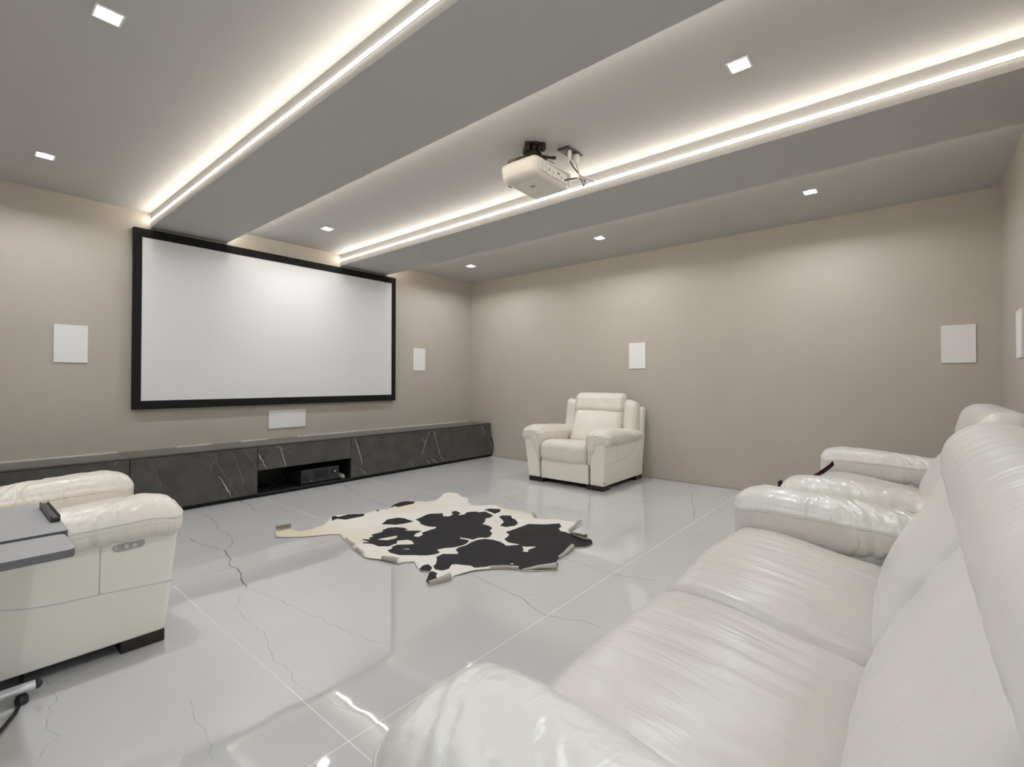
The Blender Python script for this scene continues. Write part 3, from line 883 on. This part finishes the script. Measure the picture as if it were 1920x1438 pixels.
def make_seating(kind, label, cat, s, nseat, loc, rotz, seed, controls, group=None, badge=False, head_ext=(0, 0), plump=False):
    """s = half width between the arms. Local axes: +y is the way the sitter faces, y=0 the back plane."""
    t = thing(kind, label, cat, loc, rotz, group)
    fwd = nseat - 1
    L_, LS, LB = (M['leather'], M['leather_seat'], M['leather_back']) if nseat > 1 else (M['leather_cream'],) * 3
    P = lambda name, bm, mat, par=None, **kw: link(name, bm, mat, par or t, True, **kw)
    wo = s + .1825
    # ---- back shell
    P('back_shell', soft_box((2 * wo - .004, .10, .80), .028, (20, 3, 12), 4, lambda p: (p.x * (1 + .07 * (p.z + .4) / .8), p.y + .052 - .03 * (p.z + .4) / .8, p.z + .45)), M['cream'])
    # ---- one side panel per side, flaring outward and forward towards the top
    for sx in (-1, 1):
        def dp(p, sx=sx):
            zz = p.z + .29
            k = max(0, (zz - .05) / .49)
            x = sx * (s + .1) + p.x
            if p.x * sx > 0:
                x += sx * .045 * k
            else:
                x += sx * .03 * k
            y = p.y + .495
            if p.y > 0:
                y += .038 * k - .012
            return (x, y, zz)
        sp_ = P('side_panel', soft_box((.165, .93, .48), (.016, .022, .012), (3, 16, 12), 3, dp), M['cream'])
        def surf(y, z):                      # a point just outside the outer face
            k = max(0, (z - .05) / .49)
            return (sx * (s + .1825 + .045 * k + .0006), y, z)
        # curved lower seam and upright seam
        b = bmesh.new()
        cur = smooth_path([surf(.965, .265), surf(.74, .284), (surf(.54, .298)), surf(.40, .34), surf(.27, .43), surf(.20, .52)], 10)
        tube(b, cur, .0022, 6)
        tube(b, [surf(.715, z) for z in (.285, .36, .44, .52)], .0022, 6)
        P('stitching', b, M['seam'], sp_)
        if sx in controls:
            # oval switch plate with two round buttons
            b = soft_box((.006, .108, .034), (.0028, .0165, .0165), (1, 8, 1), 4)
            c0 = surf(.807, .464)
            tilt = Matrix.Translation(Vector(c0)) @ Matrix.Rotation(-sx * atan_flare, 4, 'Y')
            b.transform(tilt)
            cp = P('control_panel', b, M['panelgrey'], sp_, label='oval grey switch plate')
            for dy in (-.011, .016):
                b = bmesh.new()
                lathe(b, [(.0095, 0), (.0095, .006), (.0075, .008)], 20, (0, 0, 0), 'X')
                if sx < 0:
                    b.transform(Matrix.Scale(-1, 4, (1, 0, 0)))
                    bmesh.ops.recalc_face_normals(b, faces=b.faces[:])
                b.transform(Matrix.Translation(Vector((c0[0] + sx * .001, c0[1] + dy, c0[2]))))
                link('button', b, M['button'], t, True, sharp=40)
        if badge and sx in badge:
            q = surf(.93, .085)
            P('maker_tab', bx(min(q[0], q[0] + sx * .002), max(q[0], q[0] + sx * .002), q[1] - .011, q[1] + .011, q[2] - .006, q[2] + .006), M['cord'], sp_, label='tiny black maker tab')
        # ---- arm pad
        cx = sx * (s + .128)
        front = 1.0
        pd = pad_deform_factory(sx, cx, .10, front, .022, .62)
        pad = P('arm_pad', soft_box((.276, front - .10, .140), (.072, .062, .066), (24, 130, 6), 7, pd, pad_wrinkle(seed + sx, 1.0, sx, cx)), L_)
        # piping round the pad at its equator
        h = (.1345, (front - .10) / 2 - .003)
        r_ = (.066, .057)
        loop = [Vector((sx * h[0], -h[1] + r_[1]))]
        for k in range(9):
            a = radians(11.25 * k)
            loop.append(Vector((sx * (h[0] - r_[0] + r_[0] * cos(a)), h[1] - r_[1] + r_[1] * sin(a))))
        loop.append(Vector((-sx * (h[0] - r_[0] - .02), h[1])))
        dense = []
        for k in range(len(loop) - 1):
            a, b2 = loop[k], loop[k + 1]
            nn = max(1, int((b2 - a).length / .02))
            dense += [a.lerp(b2, j / nn) for j in range(nn)]
        b = bmesh.new()
        tube(b, [Vector(pd(Vector((q.x * 1.018, q.y * 1.004, .024)))) for q in dense], .0042, 6)
        P('piping', b, M['seam'], pad)
        # ---- soft inner arm running down beside the seat
        def di(p, sx=sx):
            zz = p.z + .43
            k = smoothstep(.26, .56, zz)
            hw = .012 + .05 * k
            x = sx * (s + .012 + hw) + p.x / .06 * hw
            y = p.y + .655
            if p.y > 0:
                y += .018 * smoothstep(.3, .45, zz) - .03 * smoothstep(.52, .62, zz)
            return (x, y, zz)
        P('inner_arm', soft_box((.12, .66, .36), (.05, .05, .05), (6, 20, 10), 4, di, lambda p: .003 * ridge(p.x * 12, p.y * 14, p.z * 10)), L_)
        # ---- back wing
        def dwg(p, sx=sx):
            x, y, z = p
            t_ = (z + .22) / .44
            return (sx * (s + .090) + x * (1 - .08 * t_), .135 - .045 * t_ + y * (1 - .25 * t_), .700 + z + .012 * sin(x * 30))
        P('back_wing', soft_box((.185, .21, .44), (.06, .08, .06), (5, 5, 12), 5, dwg, lambda p: .0045 * ridge(p.x * 13 + seed, p.z * 9, p.y * 6)), L_)
    # ---- front panel under the seats, underside and feet
    for i in range(nseat):
        w = 2 * s / nseat
        xc = -s + w * (i + .5)
        P('front_panel', soft_box((w - .003, .05, .215), .012, (10, 2, 5), 3, lambda p: (xc + p.x, p.y + .925, p.z + .158)), M['cream'])
        # ---- seat cushion with waterfall front
        def ds(p, xc=xc, w=w):
            x, y, z = p
            t_ = (y + .30) / .60
            top = max(0, z / .11)
            crown = .020 * (1 - (2 * x / w) ** 2) * smoothstep(0, .25, t_) * top
            sag = -.058 * (1 - smoothstep(.0, .8, t_)) * top
            return (xc + x, y + .690 + .006 * cos(x * 9), z + .362 + crown + sag)
        def ws(p, seed=seed + i * 7):
            fold = ridge(p.x * 13 + .8 * noise.noise(Vector((p.y * 3, p.x * 2, seed))), p.y * 1.7 + seed, 0)
            fine = ridge(p.x * 34 + p.y * 5, p.y * 4 + seed, 1.3)
            k_ = 1 - .65 * smoothstep(.80, .95, p.y)
            return k_ * (.0036 * fold + .0014 * fine) + .006 * noise.noise(Vector((p.x * 4, p.y * 3, seed)))
        seat = P('seat_cushion', soft_box((w - .004, .62, .225), (.050, .095, .080), (44, 34, 5), 6, ds, ws), LS)
        # ---- lower back cushion
        def db(p, xc=xc, w=w):
            x, y, z = p
            t_ = (z + .235) / .47
            u = 2 * x / w
            belly = .045 * sin(pi * min(1, max(0, t_ * 1.05))) * (1 - u * u * .9)
            yy = (.328 if plump else .318) + y - .255 * t_ + (belly if y > 0 else 0)
            return (xc + x, yy, .625 + z)
        def wb(p, seed=seed + i * 5, xc=xc, w=w):
            fold = ridge(p.x * 10 + p.z * 5, p.z * 4 - p.x * 3 + seed, p.y * 2)
            edge = ridge(p.x * 26, p.z * 5 + seed, 0)
            u = 2 * (p.x - xc) / w
            rim = smoothstep(.72, .98, abs(u)) * smoothstep(.45, .6, p.z)
            return .0035 * fold + .0018 * edge + .006 * rim * ridge(p.z * 9 + p.x * 6, seed, p.y * 4)
        P('back_cushion', soft_box((w + .012, .24, .47), (.07, .085, .08), (26, 6, 30), 6, db, wb), LB)
    # ---- plump head cushion: one long roll on a sofa, a flatter pad on an armchair
    hx0, hx1 = (-s - .022, s + .022) if not plump else (-s + .003 - head_ext[0], s - .003 + head_ext[1])
    hw_, hc = hx1 - hx0, (hx0 + hx1) / 2
    hd_, hy, ry, hh_, hz = (.235, .160, .112, .214, .894) if plump else (.175, .162, .07, .23, .888)
    rz = .095 if plump else .075
    def dh(p):
        x, y, z = p
        t_ = (z + hh_ / 2) / hh_
        u = 2 * x / hw_
        puff = .014 * (1 - u ** 4)
        return (hc + x, hy + y * (1 + puff * 4) - .055 * t_, hz + z * (1 + puff * 2))
    def wh(p):
        fold = ridge(p.x * 11 + p.z * 2, p.z * 2 + seed, p.y * 3)
        return .0038 * fold + .0018 * ridge(p.x * 30, p.z * 4 + p.y * 4, seed)
    hd = P('headrest', soft_box((hw_, hd_, hh_), (.055, ry, rz), (26 * nseat + 8, 5, 5), 7, dh, wh), LB)
    for ex in (-1, 1):
        # seam ring: the cushion's own cross-section where its end starts to round over
        pts = []
        cf = .75
        for k in range(40):
            a = 2 * pi * k / 40
            ca, sa = cos(a), sin(a)
            q = Vector((ex * (hw_ / 2 - .055 + .055 * math.sqrt(1 - cf * cf)),
                        math.copysign(hd_ / 2 - ry, ca) + ry * cf * ca,
                        math.copysign(hh_ / 2 - rz, sa) + rz * cf * sa))
            pts.append(Vector(dh(q)))
        b = bmesh.new()
        tube(b, pts, .0035, 6, closed=True)
        P('piping', b, M['seam'], hd)
    P('underside', bx(-wo + .02, wo - .02, .03, .93, .045, .052), M['under'])
    for sx in (-1, 1):
        for y in ((.79, .945), (.03, .17)):
            a, b2 = sx * (wo - .205), sx * (wo - .006)
            link('foot', bx(min(a, b2), max(a, b2), y[0], y[1], 0, .052, bev=.004), M['foot'], t)
    return t
atan_flare = math.atan(.045 / .49)

make_seating('recliner_armchair', 'cream leather armchair against the long wall, facing into the room', 'armchair', .31, 1, (5.372, 2.983, 0), pi / 2, 3.0, (), 'white leather seating', badge=(-1,))
make_seating('recliner_armchair', 'white leather armchair with switch plate, beside the grey laptop table', 'armchair', .31, 1, (-.300, 3.052, 0), -pi / 2, 11.0, (1,), 'white leather seating')
make_seating('leather_sofa', 'large white leather two-seat sofa in the near foreground', 'sofa', .872, 2, (1.566, -.325, 0), 0, 5.0, (), 'white leather seating', head_ext=(.25, 0), plump=True)
make_seating('leather_sofa', 'white leather sofa beyond the foreground sofa, next to the room corner', 'sofa', .612, 2, (3.73, -.432, 0), 0, 8.0, (), 'white leather seating')

# maroon strap lying over the far sofa's seat, end draped over its near arm
def build_strap():
    t = thing('webbing_strap', 'maroon webbing strap hanging over the front of the farther sofa', 'strap', (3.6, .6, .5))
    pts = smooth_path([(4.26, .475, .545), (4.215, .49, .525), (4.08, .515, .505), (3.94, .540, .489), (3.80, .58, .472), (3.66, .61, .44), (3.50, .625, .42), (3.36, .625, .46)], 8)
    def flat(path, hw, th):
        bm = bmesh.new()
        A = []
        for i, p in enumerate(path):
            q = p - Vector((3.6, .6, .5))
            n_ = Vector((0, .35, .94)) * hw
            o = Vector((0, th, -th * .4))
            A.append([bm.verts.new(q + n_ + o), bm.verts.new(q - n_ + o), bm.verts.new(q - n_ - o), bm.verts.new(q + n_ - o)])
        for a, b in zip(A, A[1:]):
            for k in range(4):
                bm.faces.new([a[k], a[(k + 1) % 4], b[(k + 1) % 4], b[k]])
        bm.faces.new(A[0][::-1])
        bm.faces.new(A[-1])
        bmesh.ops.recalc_face_normals(bm, faces=bm.faces[:])
        return bm
    link('webbing', flat(pts, .014, .002), M['maroon'], t)
    link('webbing', flat(smooth_path([(3.36, .625, .46), (3.22, .615, .50), (3.10, .60, .55), (3.03, .578, .588)], 6), .012, .002), M['cord'], t, label='black strap end')
    link('buckle', bx(3.07 - 3.6 - .02, 3.07 - 3.6 + .02, .594 - .6 - .006, .594 - .6 + .010, .570 - .5 - .016, .570 - .5 + .016, bev=.003), M['blackgloss'], t)
build_strap()

# ------------------------------------------------------------------ grey laptop table by the left armchair
def build_table():
    t = thing('laptop_table', 'grey split-top laptop table on a silver tube foot', 'side table', (-.05, 2.1, 0))
    o = Vector((-.05, 2.1, 0))
    def top(x0, x1, y0, y1, z0, z1, r):
        bm = bmesh.new()
        ring = []
        for (qx, qy, a0) in ((x1 - r, y1 - r, 0), (x0 + r, y1 - r, 90), (x0 + r, y0 + r, 180), (x1 - r, y0 + r, 270)):
            for k in range(6):
                a = radians(a0 + 18 * k)
                ring.append((qx + r * cos(a), qy + r * sin(a)))
        A = [bm.verts.new((x - o.x, y - o.y, z0)) for x, y in ring]
        B = [bm.verts.new((x - o.x, y - o.y, z1)) for x, y in ring]
        bm.faces.new(A[::-1]).material_index = 1
        bm.faces.new(B)
        for k in range(len(ring)):
            f = bm.faces.new([A[k], A[(k + 1) % len(A)], B[(k + 1) % len(A)], B[k]])
            f.material_index = 1
        return bm
    mt = link('tabletop', top(-.36, .247, 1.952, 2.455, .682, .703, .012), [M['tabletop'], M['tableedge']], t)
    link('side_flap', top(-.36, .236, 1.745, 1.944, .676, .697, .02), [M['tabletop'], M['tableedge']], t)
    # raised black stop near the right edge
    b = bmesh.new()
    x0, x1, y0, y1 = .222, .245, 2.09, 2.37
    box(b, x0 - o.x, x1 - o.x, y0 - o.y, y1 - o.y, .703, .718, bev=.003)
    box(b, x0 - o.x, x0 + .004 - o.x, y0 + .003 - o.y, y1 - .003 - o.y, .715, .724, bev=.001)
    box(b, x1 - .004 - o.x, x1 - o.x, y0 + .003 - o.y, y1 - .003 - o.y, .715, .724, bev=.001)
    link('edge_stop', b, M['blackgloss'], mt, label='black ridged stop bar')
    # column, arm and foot
    b = bmesh.new()
    tube(b, [(-.30 - o.x, 2.30 - o.y, .05), (-.30 - o.x, 2.30 - o.y, .676)], .022, 20)
    link('column', b, M['steel'], t, True, sharp=40)
    link('support_arm', bx(-.32 - o.x, .1 - o.x, 1.85 - o.y, 2.34 - o.y, .664, .676, bev=.002), M['tableedge'], t)
    b = bmesh.new()
    tube(b, [(-.34 - o.x, 2.462 - o.y, .046), (.228 - o.x, 2.462 - o.y, .046)], .0165, 20)
    ft = link('foot_tube', b, M['steel'], t, True, sharp=40)
    b = bmesh.new()
    tube(b, [(-.30 - o.x, 2.462 - o.y, .046), (-.30 - o.x, 2.25 - o.y, .046)], .0165, 16)
    link('foot_tube', b, M['steel'], t, True, sharp=40)
    b = bmesh.new()
    tube(b, [(.226 - o.x, 2.462 - o.y, .046), (.236 - o.x, 2.462 - o.y, .046), (.244 - o.x, 2.462 - o.y, .046)], [.0168, .0155, .009], 20)
    link('end_cap', b, M['blackgloss'], ft, True)
    for x in (.19, -.28):
        b = bmesh.new()
        lathe(b, [(.014, 0), (.019, .004), (.019, .020), (.014, .030)], 20, (x - o.x, 2.448 - o.y, 0))
        link('glide_pad', b, M['blackgloss'], ft, True, sharp=40)
build_table()
b = bmesh.new()
tube(b, smooth_path([(.203, 2.68, .066), (.202, 2.62, .05), (.196, 2.53, .010), (.188, 2.47, .0065), (.172, 2.39, .0065), (.15, 2.34, .0065), (.125, 2.29, .0065), (.06, 2.21, .0065), (-.05, 2.15, .0065), (-.2, 2.1, .0065), (-.38, 2.08, .0065)], 8), .0062, 8)
tag(link('floor_cable', b, M['cord'], None, True), 'black cable running over the floor from under the left armchair', 'cable')

# ------------------------------------------------------------------ cowhide rug
def build_hide():
    ox, oy = 2.65, 2.85
    t = thing('cowhide_rug', 'black and white cowhide rug with curling edges on the marble floor', 'rug', (ox, oy, 0))
    polys = [(HIDE_OUTLINE, 0)] + [(p, 1) for p in HIDE_BLACK] + [(p, 0) for p in HIDE_WHITE]
    # clip: keep only triangles inside the outline
    xs = [p[0] for p in HIDE_OUTLINE]
    ys = [p[1] for p in HIDE_OUTLINE]
    def inside(x, y):
        c = False
        j = len(HIDE_OUTLINE) - 1
        for i in range(len(HIDE_OUTLINE)):
            (xi, yi), (xj, yj) = HIDE_OUTLINE[i], HIDE_OUTLINE[j]
            if (yi > y) != (yj > y) and x < (xj - xi) * (y - yi) / (yj - yi) + xi:
                c = not c
            j = i
        return c
    def edge_dist(x, y):
        d = 9
        p = Vector((x, y))
        for i in range(len(HIDE_OUTLINE)):
            a, b = Vector(HIDE_OUTLINE[i - 1]), Vector(HIDE_OUTLINE[i])
            ab = b - a
            k = max(0, min(1, (p - a).dot(ab) / max(1e-9, ab.length_squared)))
            d = min(d, (a + ab * k - p).length)
        return d
    def fray(poly, s):
        # short hair makes the colour border slightly ragged
        out = []
        for a, b in zip(poly, poly[1:] + poly[:1]):
            out.append(a)
            L = math.hypot(b[0] - a[0], b[1] - a[1])
            k = int(L / .03)
            for j in range(1, k + 1):
                u = j / (k + 1)
                q = .006 * noise.noise(Vector((a[0] * 40 + u * 7, a[1] * 40, s)))
                out.append((a[0] + (b[0] - a[0]) * u - (b[1] - a[1]) / L * q, a[1] + (b[1] - a[1]) * u + (b[0] - a[0]) / L * q))
        return out
    polys = [(HIDE_OUTLINE, 0)] + [(fray(p, i), 1) for i, p in enumerate(HIDE_BLACK)] + [(p, 0) for p in HIDE_WHITE]
    extra = []
    x = min(xs)
    while x < max(xs):
        y = min(ys)
        while y < max(ys):
            if inside(x, y):
                extra.append((x, y))
            y += .045
        x += .045
    ov, tr = planar_cdt(polys, extra)
    bm = bmesh.new()
    V = []
    for v in ov:
        d = edge_dist(v.x, v.y)
        n_ = noise.noise(Vector((v.x * 2.2, v.y * 2.2, 4.4)))
        n2 = noise.noise(Vector((v.x * 6, v.y * 6, 1.4)))
        z = .0062 + .007 * max(0, n_) * smoothstep(0, .25, d) + .008 * max(0, n2 + .1) * (1 - smoothstep(0, .10, d))
        V.append(bm.verts.new((v.x - ox, v.y - oy, z)))
    for f, s in tr:
        c = (ov[f[0]] + ov[f[1]] + ov[f[2]]) / 3
        if not inside(c.x, c.y):
            continue
        try:
            fc = bm.faces.new([V[i] for i in f])
            fc.material_index = s
        except ValueError:
            pass
    bm.normal_update()
    for f in bm.faces:
        if f.normal.z < 0:
            f.normal_flip()
    loose = [v for v in bm.verts if not v.link_faces]
    bmesh.ops.delete(bm, geom=loose, context='VERTS')
    o = link('hide', bm, [M['hide_white'], M['hide_black'], M['hide_under']], t, True)
    md = o.modifiers.new('thickness', 'SOLIDIFY')
    md.thickness = .0045
    md.offset = -1
    md.material_offset = 2
    md.material_offset_rim = 2
    cen = Vector((2.7, 2.9))
    for i, (pts, r0, r1) in enumerate(HIDE_CURLS):
        path = []
        P2 = [Vector(p) for p in pts]
        for a, b in zip(P2, P2[1:]):
            for k in range(6):
                path.append(a.lerp(b, k / 6))
        path.append(P2[-1])
        b = bmesh.new()
        rows = []
        m = len(path)
        for k, p in enumerate(path):
            tg = (path[min(m - 1, k + 1)] - path[max(0, k - 1)]).normalized()
            out = Vector((-tg.y, tg.x))
            if out.dot(p - cen) < 0:
                out = -out
            u = k / (m - 1)
            r = (r0 + (r1 - r0) * u) * (.92 + .16 * noise.noise(Vector((p.x * 12, p.y * 12, i))))
            row = []
            for j in range(11):
                a = radians(-90 + 22 * j)
                rr = r * (1 - .035 * j)
                q = p - out * .012
                row.append((Vector((q.x + out.x * rr * cos(a) - ox, q.y + out.y * rr * cos(a) - oy, .004 + r + rr * sin(a)))))
            rows.append(row)
        G = [[b.verts.new(q) for q in row] for row in rows]
        for A, B in zip(G, G[1:]):
            for j in range(10):
                b.faces.new([A[j], A[j + 1], B[j + 1], B[j]])
        bmesh.ops.recalc_face_normals(b, faces=b.faces[:])
        oo = link('curled_edge', b, M['hide_under'], t, True)
        md = oo.modifiers.new('thickness', 'SOLIDIFY')
        md.thickness = .003
        md.offset = 0
build_hide()

# ------------------------------------------------------------------ ceiling projector
def build_projector():
    px, py, z0 = 2.60, 1.985, 2.478
    t = thing('projector', 'white projector hanging upside down from the ceiling', 'projector', (px, py, z0))
    w, d, h = .40, .315, .128
    def dp(p):
        x, y, z = p
        k = (z + h / 2) / h                      # 0 bottom .. 1 top
        x2 = x
        if x < 0:
            x2 = x + .016 * (1 - (2 * y / d) ** 2) * -1 * (1 - .6 * abs(2 * k - 1.0)) + .02 * (1 - k)
        y2 = y * (1 - .05 * (1 - k))
        return (x2, y2, z + h / 2 - .012 * (1 - k) * (x / w))
    body = link('casing', soft_box((w, d, h), (.05, .042, .034), (8, 8, 6), 6, dp), M['projwhite'], t, True)
    # recessed connector bay on the side toward the sofas
    yb = -d / 2
    bay = link('connector_panel', bx(-.08, .16, yb - .0015, yb + .006, .026, .094, bev=.002), M['white'], t)
    link('bay_lip', bx(-.09, .185, yb - .012, yb + .004, .096, .106, bev=.003), M['projwhite'], t)
    link('bay_lip', bx(.165, .185, yb - .012, yb + .004, .02, .1, bev=.003), M['projwhite'], t)
    bm = bmesh.new()
    link('vent_grille', soft_box((.075, .006, .06), (.008, .0028, .008), (4, 1, 4), 3, lambda p: (p.x - .125, p.y + yb + .002, p.z + .062)), M['grille'], t, True)
    for (x, z, wd, hh) in ((-.055, .058, .007, .015), (-.01, .052, .006, .010), (.05, .066, .022, .010), (.085, .05, .007, .014), (.045, .036, .005, .004), (-.045, .078, .005, .005), (-.015, .036, .007, .003)):
        link('socket', bx(x - wd / 2, x + wd / 2, yb - .0028, yb + .001, z - hh / 2, z + hh / 2), M['blackgloss'], bay)
    # lens on the side toward the screen
    b = bmesh.new()
    lathe(b, [(.042, -.01), (.042, .012), (.036, .016), (.030, .010)], 32, (-.07, d / 2 - .004, .062), 'Y')
    link('lens_ring', b, M['blackgloss'], t, True, sharp=40)
    # relief on the underside
    link('cover_plate', soft_box((.19, .20, .006), (.03, .03, .0028), (6, 6, 1), 4, lambda p: (p.x - .02, p.y, p.z - .001 + .012 * (-p.x / w))), M['projwhite'], t, True)
    link('maker_plate', bx(-.045, -.015, -.022, .012, -.0052, -.003), M['panelgrey'], t, label='small grey plate')
    # ceiling bracket
    H = ZC - z0
    b = bmesh.new()
    lathe(b, [(.058, H - .001), (.058, H - .008), (.050, H - .014)], 32, (-.09, -.06, 0))
    lathe(b, [(.034, H - .012), (.034, H - .04), (.046, H - .05), (.05, H - .06), (.05, H - .078), (.036, H - .088), (.036, h + .01)], 28, (-.09, -.06, 0))
    br = link('ceiling_bracket', b, M['bracket'], t, True, sharp=35)
    for (x, y) in ((-.155, -.055), (-.03, -.03), (-.08, -.125), (-.10, .003)):
        b = bmesh.new()
        lathe(b, [(.018, H - .006), (.021, H - .045), (.013, H - .055)], 16, (x, y, 0))
        link('clamp_screw', b, M['bracket'], br, True, sharp=40)
    for (x, y) in ((-.17, .09), (-.165, -.10), (.06, -.11), (.07, .1)):
        b = bmesh.new()
        tube(b, [(-.09, -.06, h + .036), ((x - .09) / 2, (y - .06) / 2, h + .034), (x, y, h + .018), (x, y, h - .006)], .009, 8)
        link('bracket_arm', b, M['bracket'], t, True, sharp=40)
    b = bmesh.new()
    tube(b, [(-.06, -.075, h + .042), (.02, -.12, h + .048), (.045, -.135, h + .05)], [.012, .008, .013], 12)
    link('tilt_handle', b, M['bracket'], t, True)
build_projector()

def build_outlet(x, y, label):
    t = thing('ceiling_socket', label, 'wall socket', (x, y, ZC))
    link('face_plate', bx(-.045, .045, -.045, .045, -.009, 0, bev=.002), M['blackgloss'], t)
    link('face_insert', bx(-.03, .03, -.03, .03, -.0105, -.008), M['receiver'], t)
build_outlet(2.700, 1.795, 'black ceiling socket plate beside the projector bracket, nearer it')
build_outlet(2.790, 1.795, 'black ceiling socket plate right of the other, with a white plug')
def cable_obj(name, paths, mat, label, r, extra=None):
    t = thing(name, label, 'cable', (2.8, 1.8, 2.6))
    off = Vector((2.8, 1.8, 2.6))
    b = bmesh.new()
    for p in paths:
        tube(b, [q - off for q in smooth_path(p, 8)], r, 8)
    link('cable', b, mat, t, True)
    for (nm, bm, m) in (extra or []):
        bm.transform(Matrix.Translation(-off))
        link(nm, bm, m, t, True, sharp=40)
plugA, plugB = bmesh.new(), bmesh.new()
lathe(plugA, [(.011, ZC - .010), (.014, ZC - .03), (.012, ZC - .055), (.005, ZC - .075)], 16, (2.705, 1.775, 0))
lathe(plugB, [(.020, ZC - .010), (.024, ZC - .03), (.022, ZC - .05), (.010, ZC - .072)], 16, (2.790, 1.775, 0))
loops = []
cx, cy, cz = 2.945, 1.765, 2.585
for k in range(46):
    a = k * .62
    loops.append((cx + .075 * cos(a), cy + .035 * sin(a) + .003 * sin(k), cz + .022 * sin(a + .6) + .006 * sin(k * 1.7)))
cable_obj('power_cable', [[(2.79, 1.775, ZC - .07), (2.80, 1.77, 2.61), (2.84, 1.78, 2.585), (2.86, 1.79, 2.575)] + loops + [(2.83, 1.78, 2.56), (2.79, 1.79, 2.545), (2.762, 1.83, 2.53)],
          [(2.705, 1.775, ZC - .07), (2.70, 1.78, 2.62), (2.70, 1.80, 2.60)]], M['cordwhite'],
          'white coiled cable bundle hanging beside the projector', .0042,
          [('plug', plugA, M['white']), ('plug', plugB, M['white'])])
cable_obj('video_cable', [[(2.72, 1.80, ZC - .012), (2.725, 1.79, 2.66), (2.74, 1.785, 2.635), (2.80, 1.78, 2.60), (2.87, 1.785, 2.585), (2.95, 1.80, 2.572), (2.97, 1.83, 2.56), (2.93, 1.81, 2.568), (2.85, 1.785, 2.565), (2.78, 1.785, 2.545), (2.735, 1.80, 2.527), (2.720, 1.826, 2.522)]], M['cord'],
          'black video cable plugged into the side of the projector', .0042)

# ------------------------------------------------------------------ world, camera, view
w = bpy.data.worlds.new('world')
w.use_nodes = True
w.node_tree.nodes['Background'].inputs[0].default_value = (.80, .90, 1, 1)
w.node_tree.nodes['Background'].inputs[1].default_value = 2.7
SC.world = w

cam = bpy.data.cameras.new('camera')
co = bpy.data.objects.new('camera', cam)
COL.objects.link(co)
F, YAW, PIT, ROLL, CY = 898.687, .7005, .0117, .0002, 704.4421
fw = Vector((cos(YAW) * cos(PIT), sin(YAW) * cos(PIT), sin(PIT)))
r = Vector((sin(YAW), -cos(YAW), 0))
u = r.cross(fw)
r2, u2 = r * cos(ROLL) + u * sin(ROLL), -r * sin(ROLL) + u * cos(ROLL)
mw = Matrix(((r2.x, u2.x, -fw.x, 0), (r2.y, u2.y, -fw.y, 0), (r2.z, u2.z, -fw.z, CAM_H), (0, 0, 0, 1)))
co.matrix_world = mw
cam.sensor_width = 36
cam.sensor_fit = 'HORIZONTAL'
cam.lens = F / 1920 * 36
cam.shift_y = -(719 - CY) / 1920
cam.clip_start = .02
SC.camera = co

SC.view_settings.view_transform = 'Standard'
SC.view_settings.look = 'None'
SC.view_settings.gamma = 1
SC.view_settings.use_curve_mapping = False
SC.view_settings.exposure = 0.06
SC.cycles.max_bounces = 12
SC.cycles.diffuse_bounces = 8
SC.cycles.sample_clamp_indirect = 8
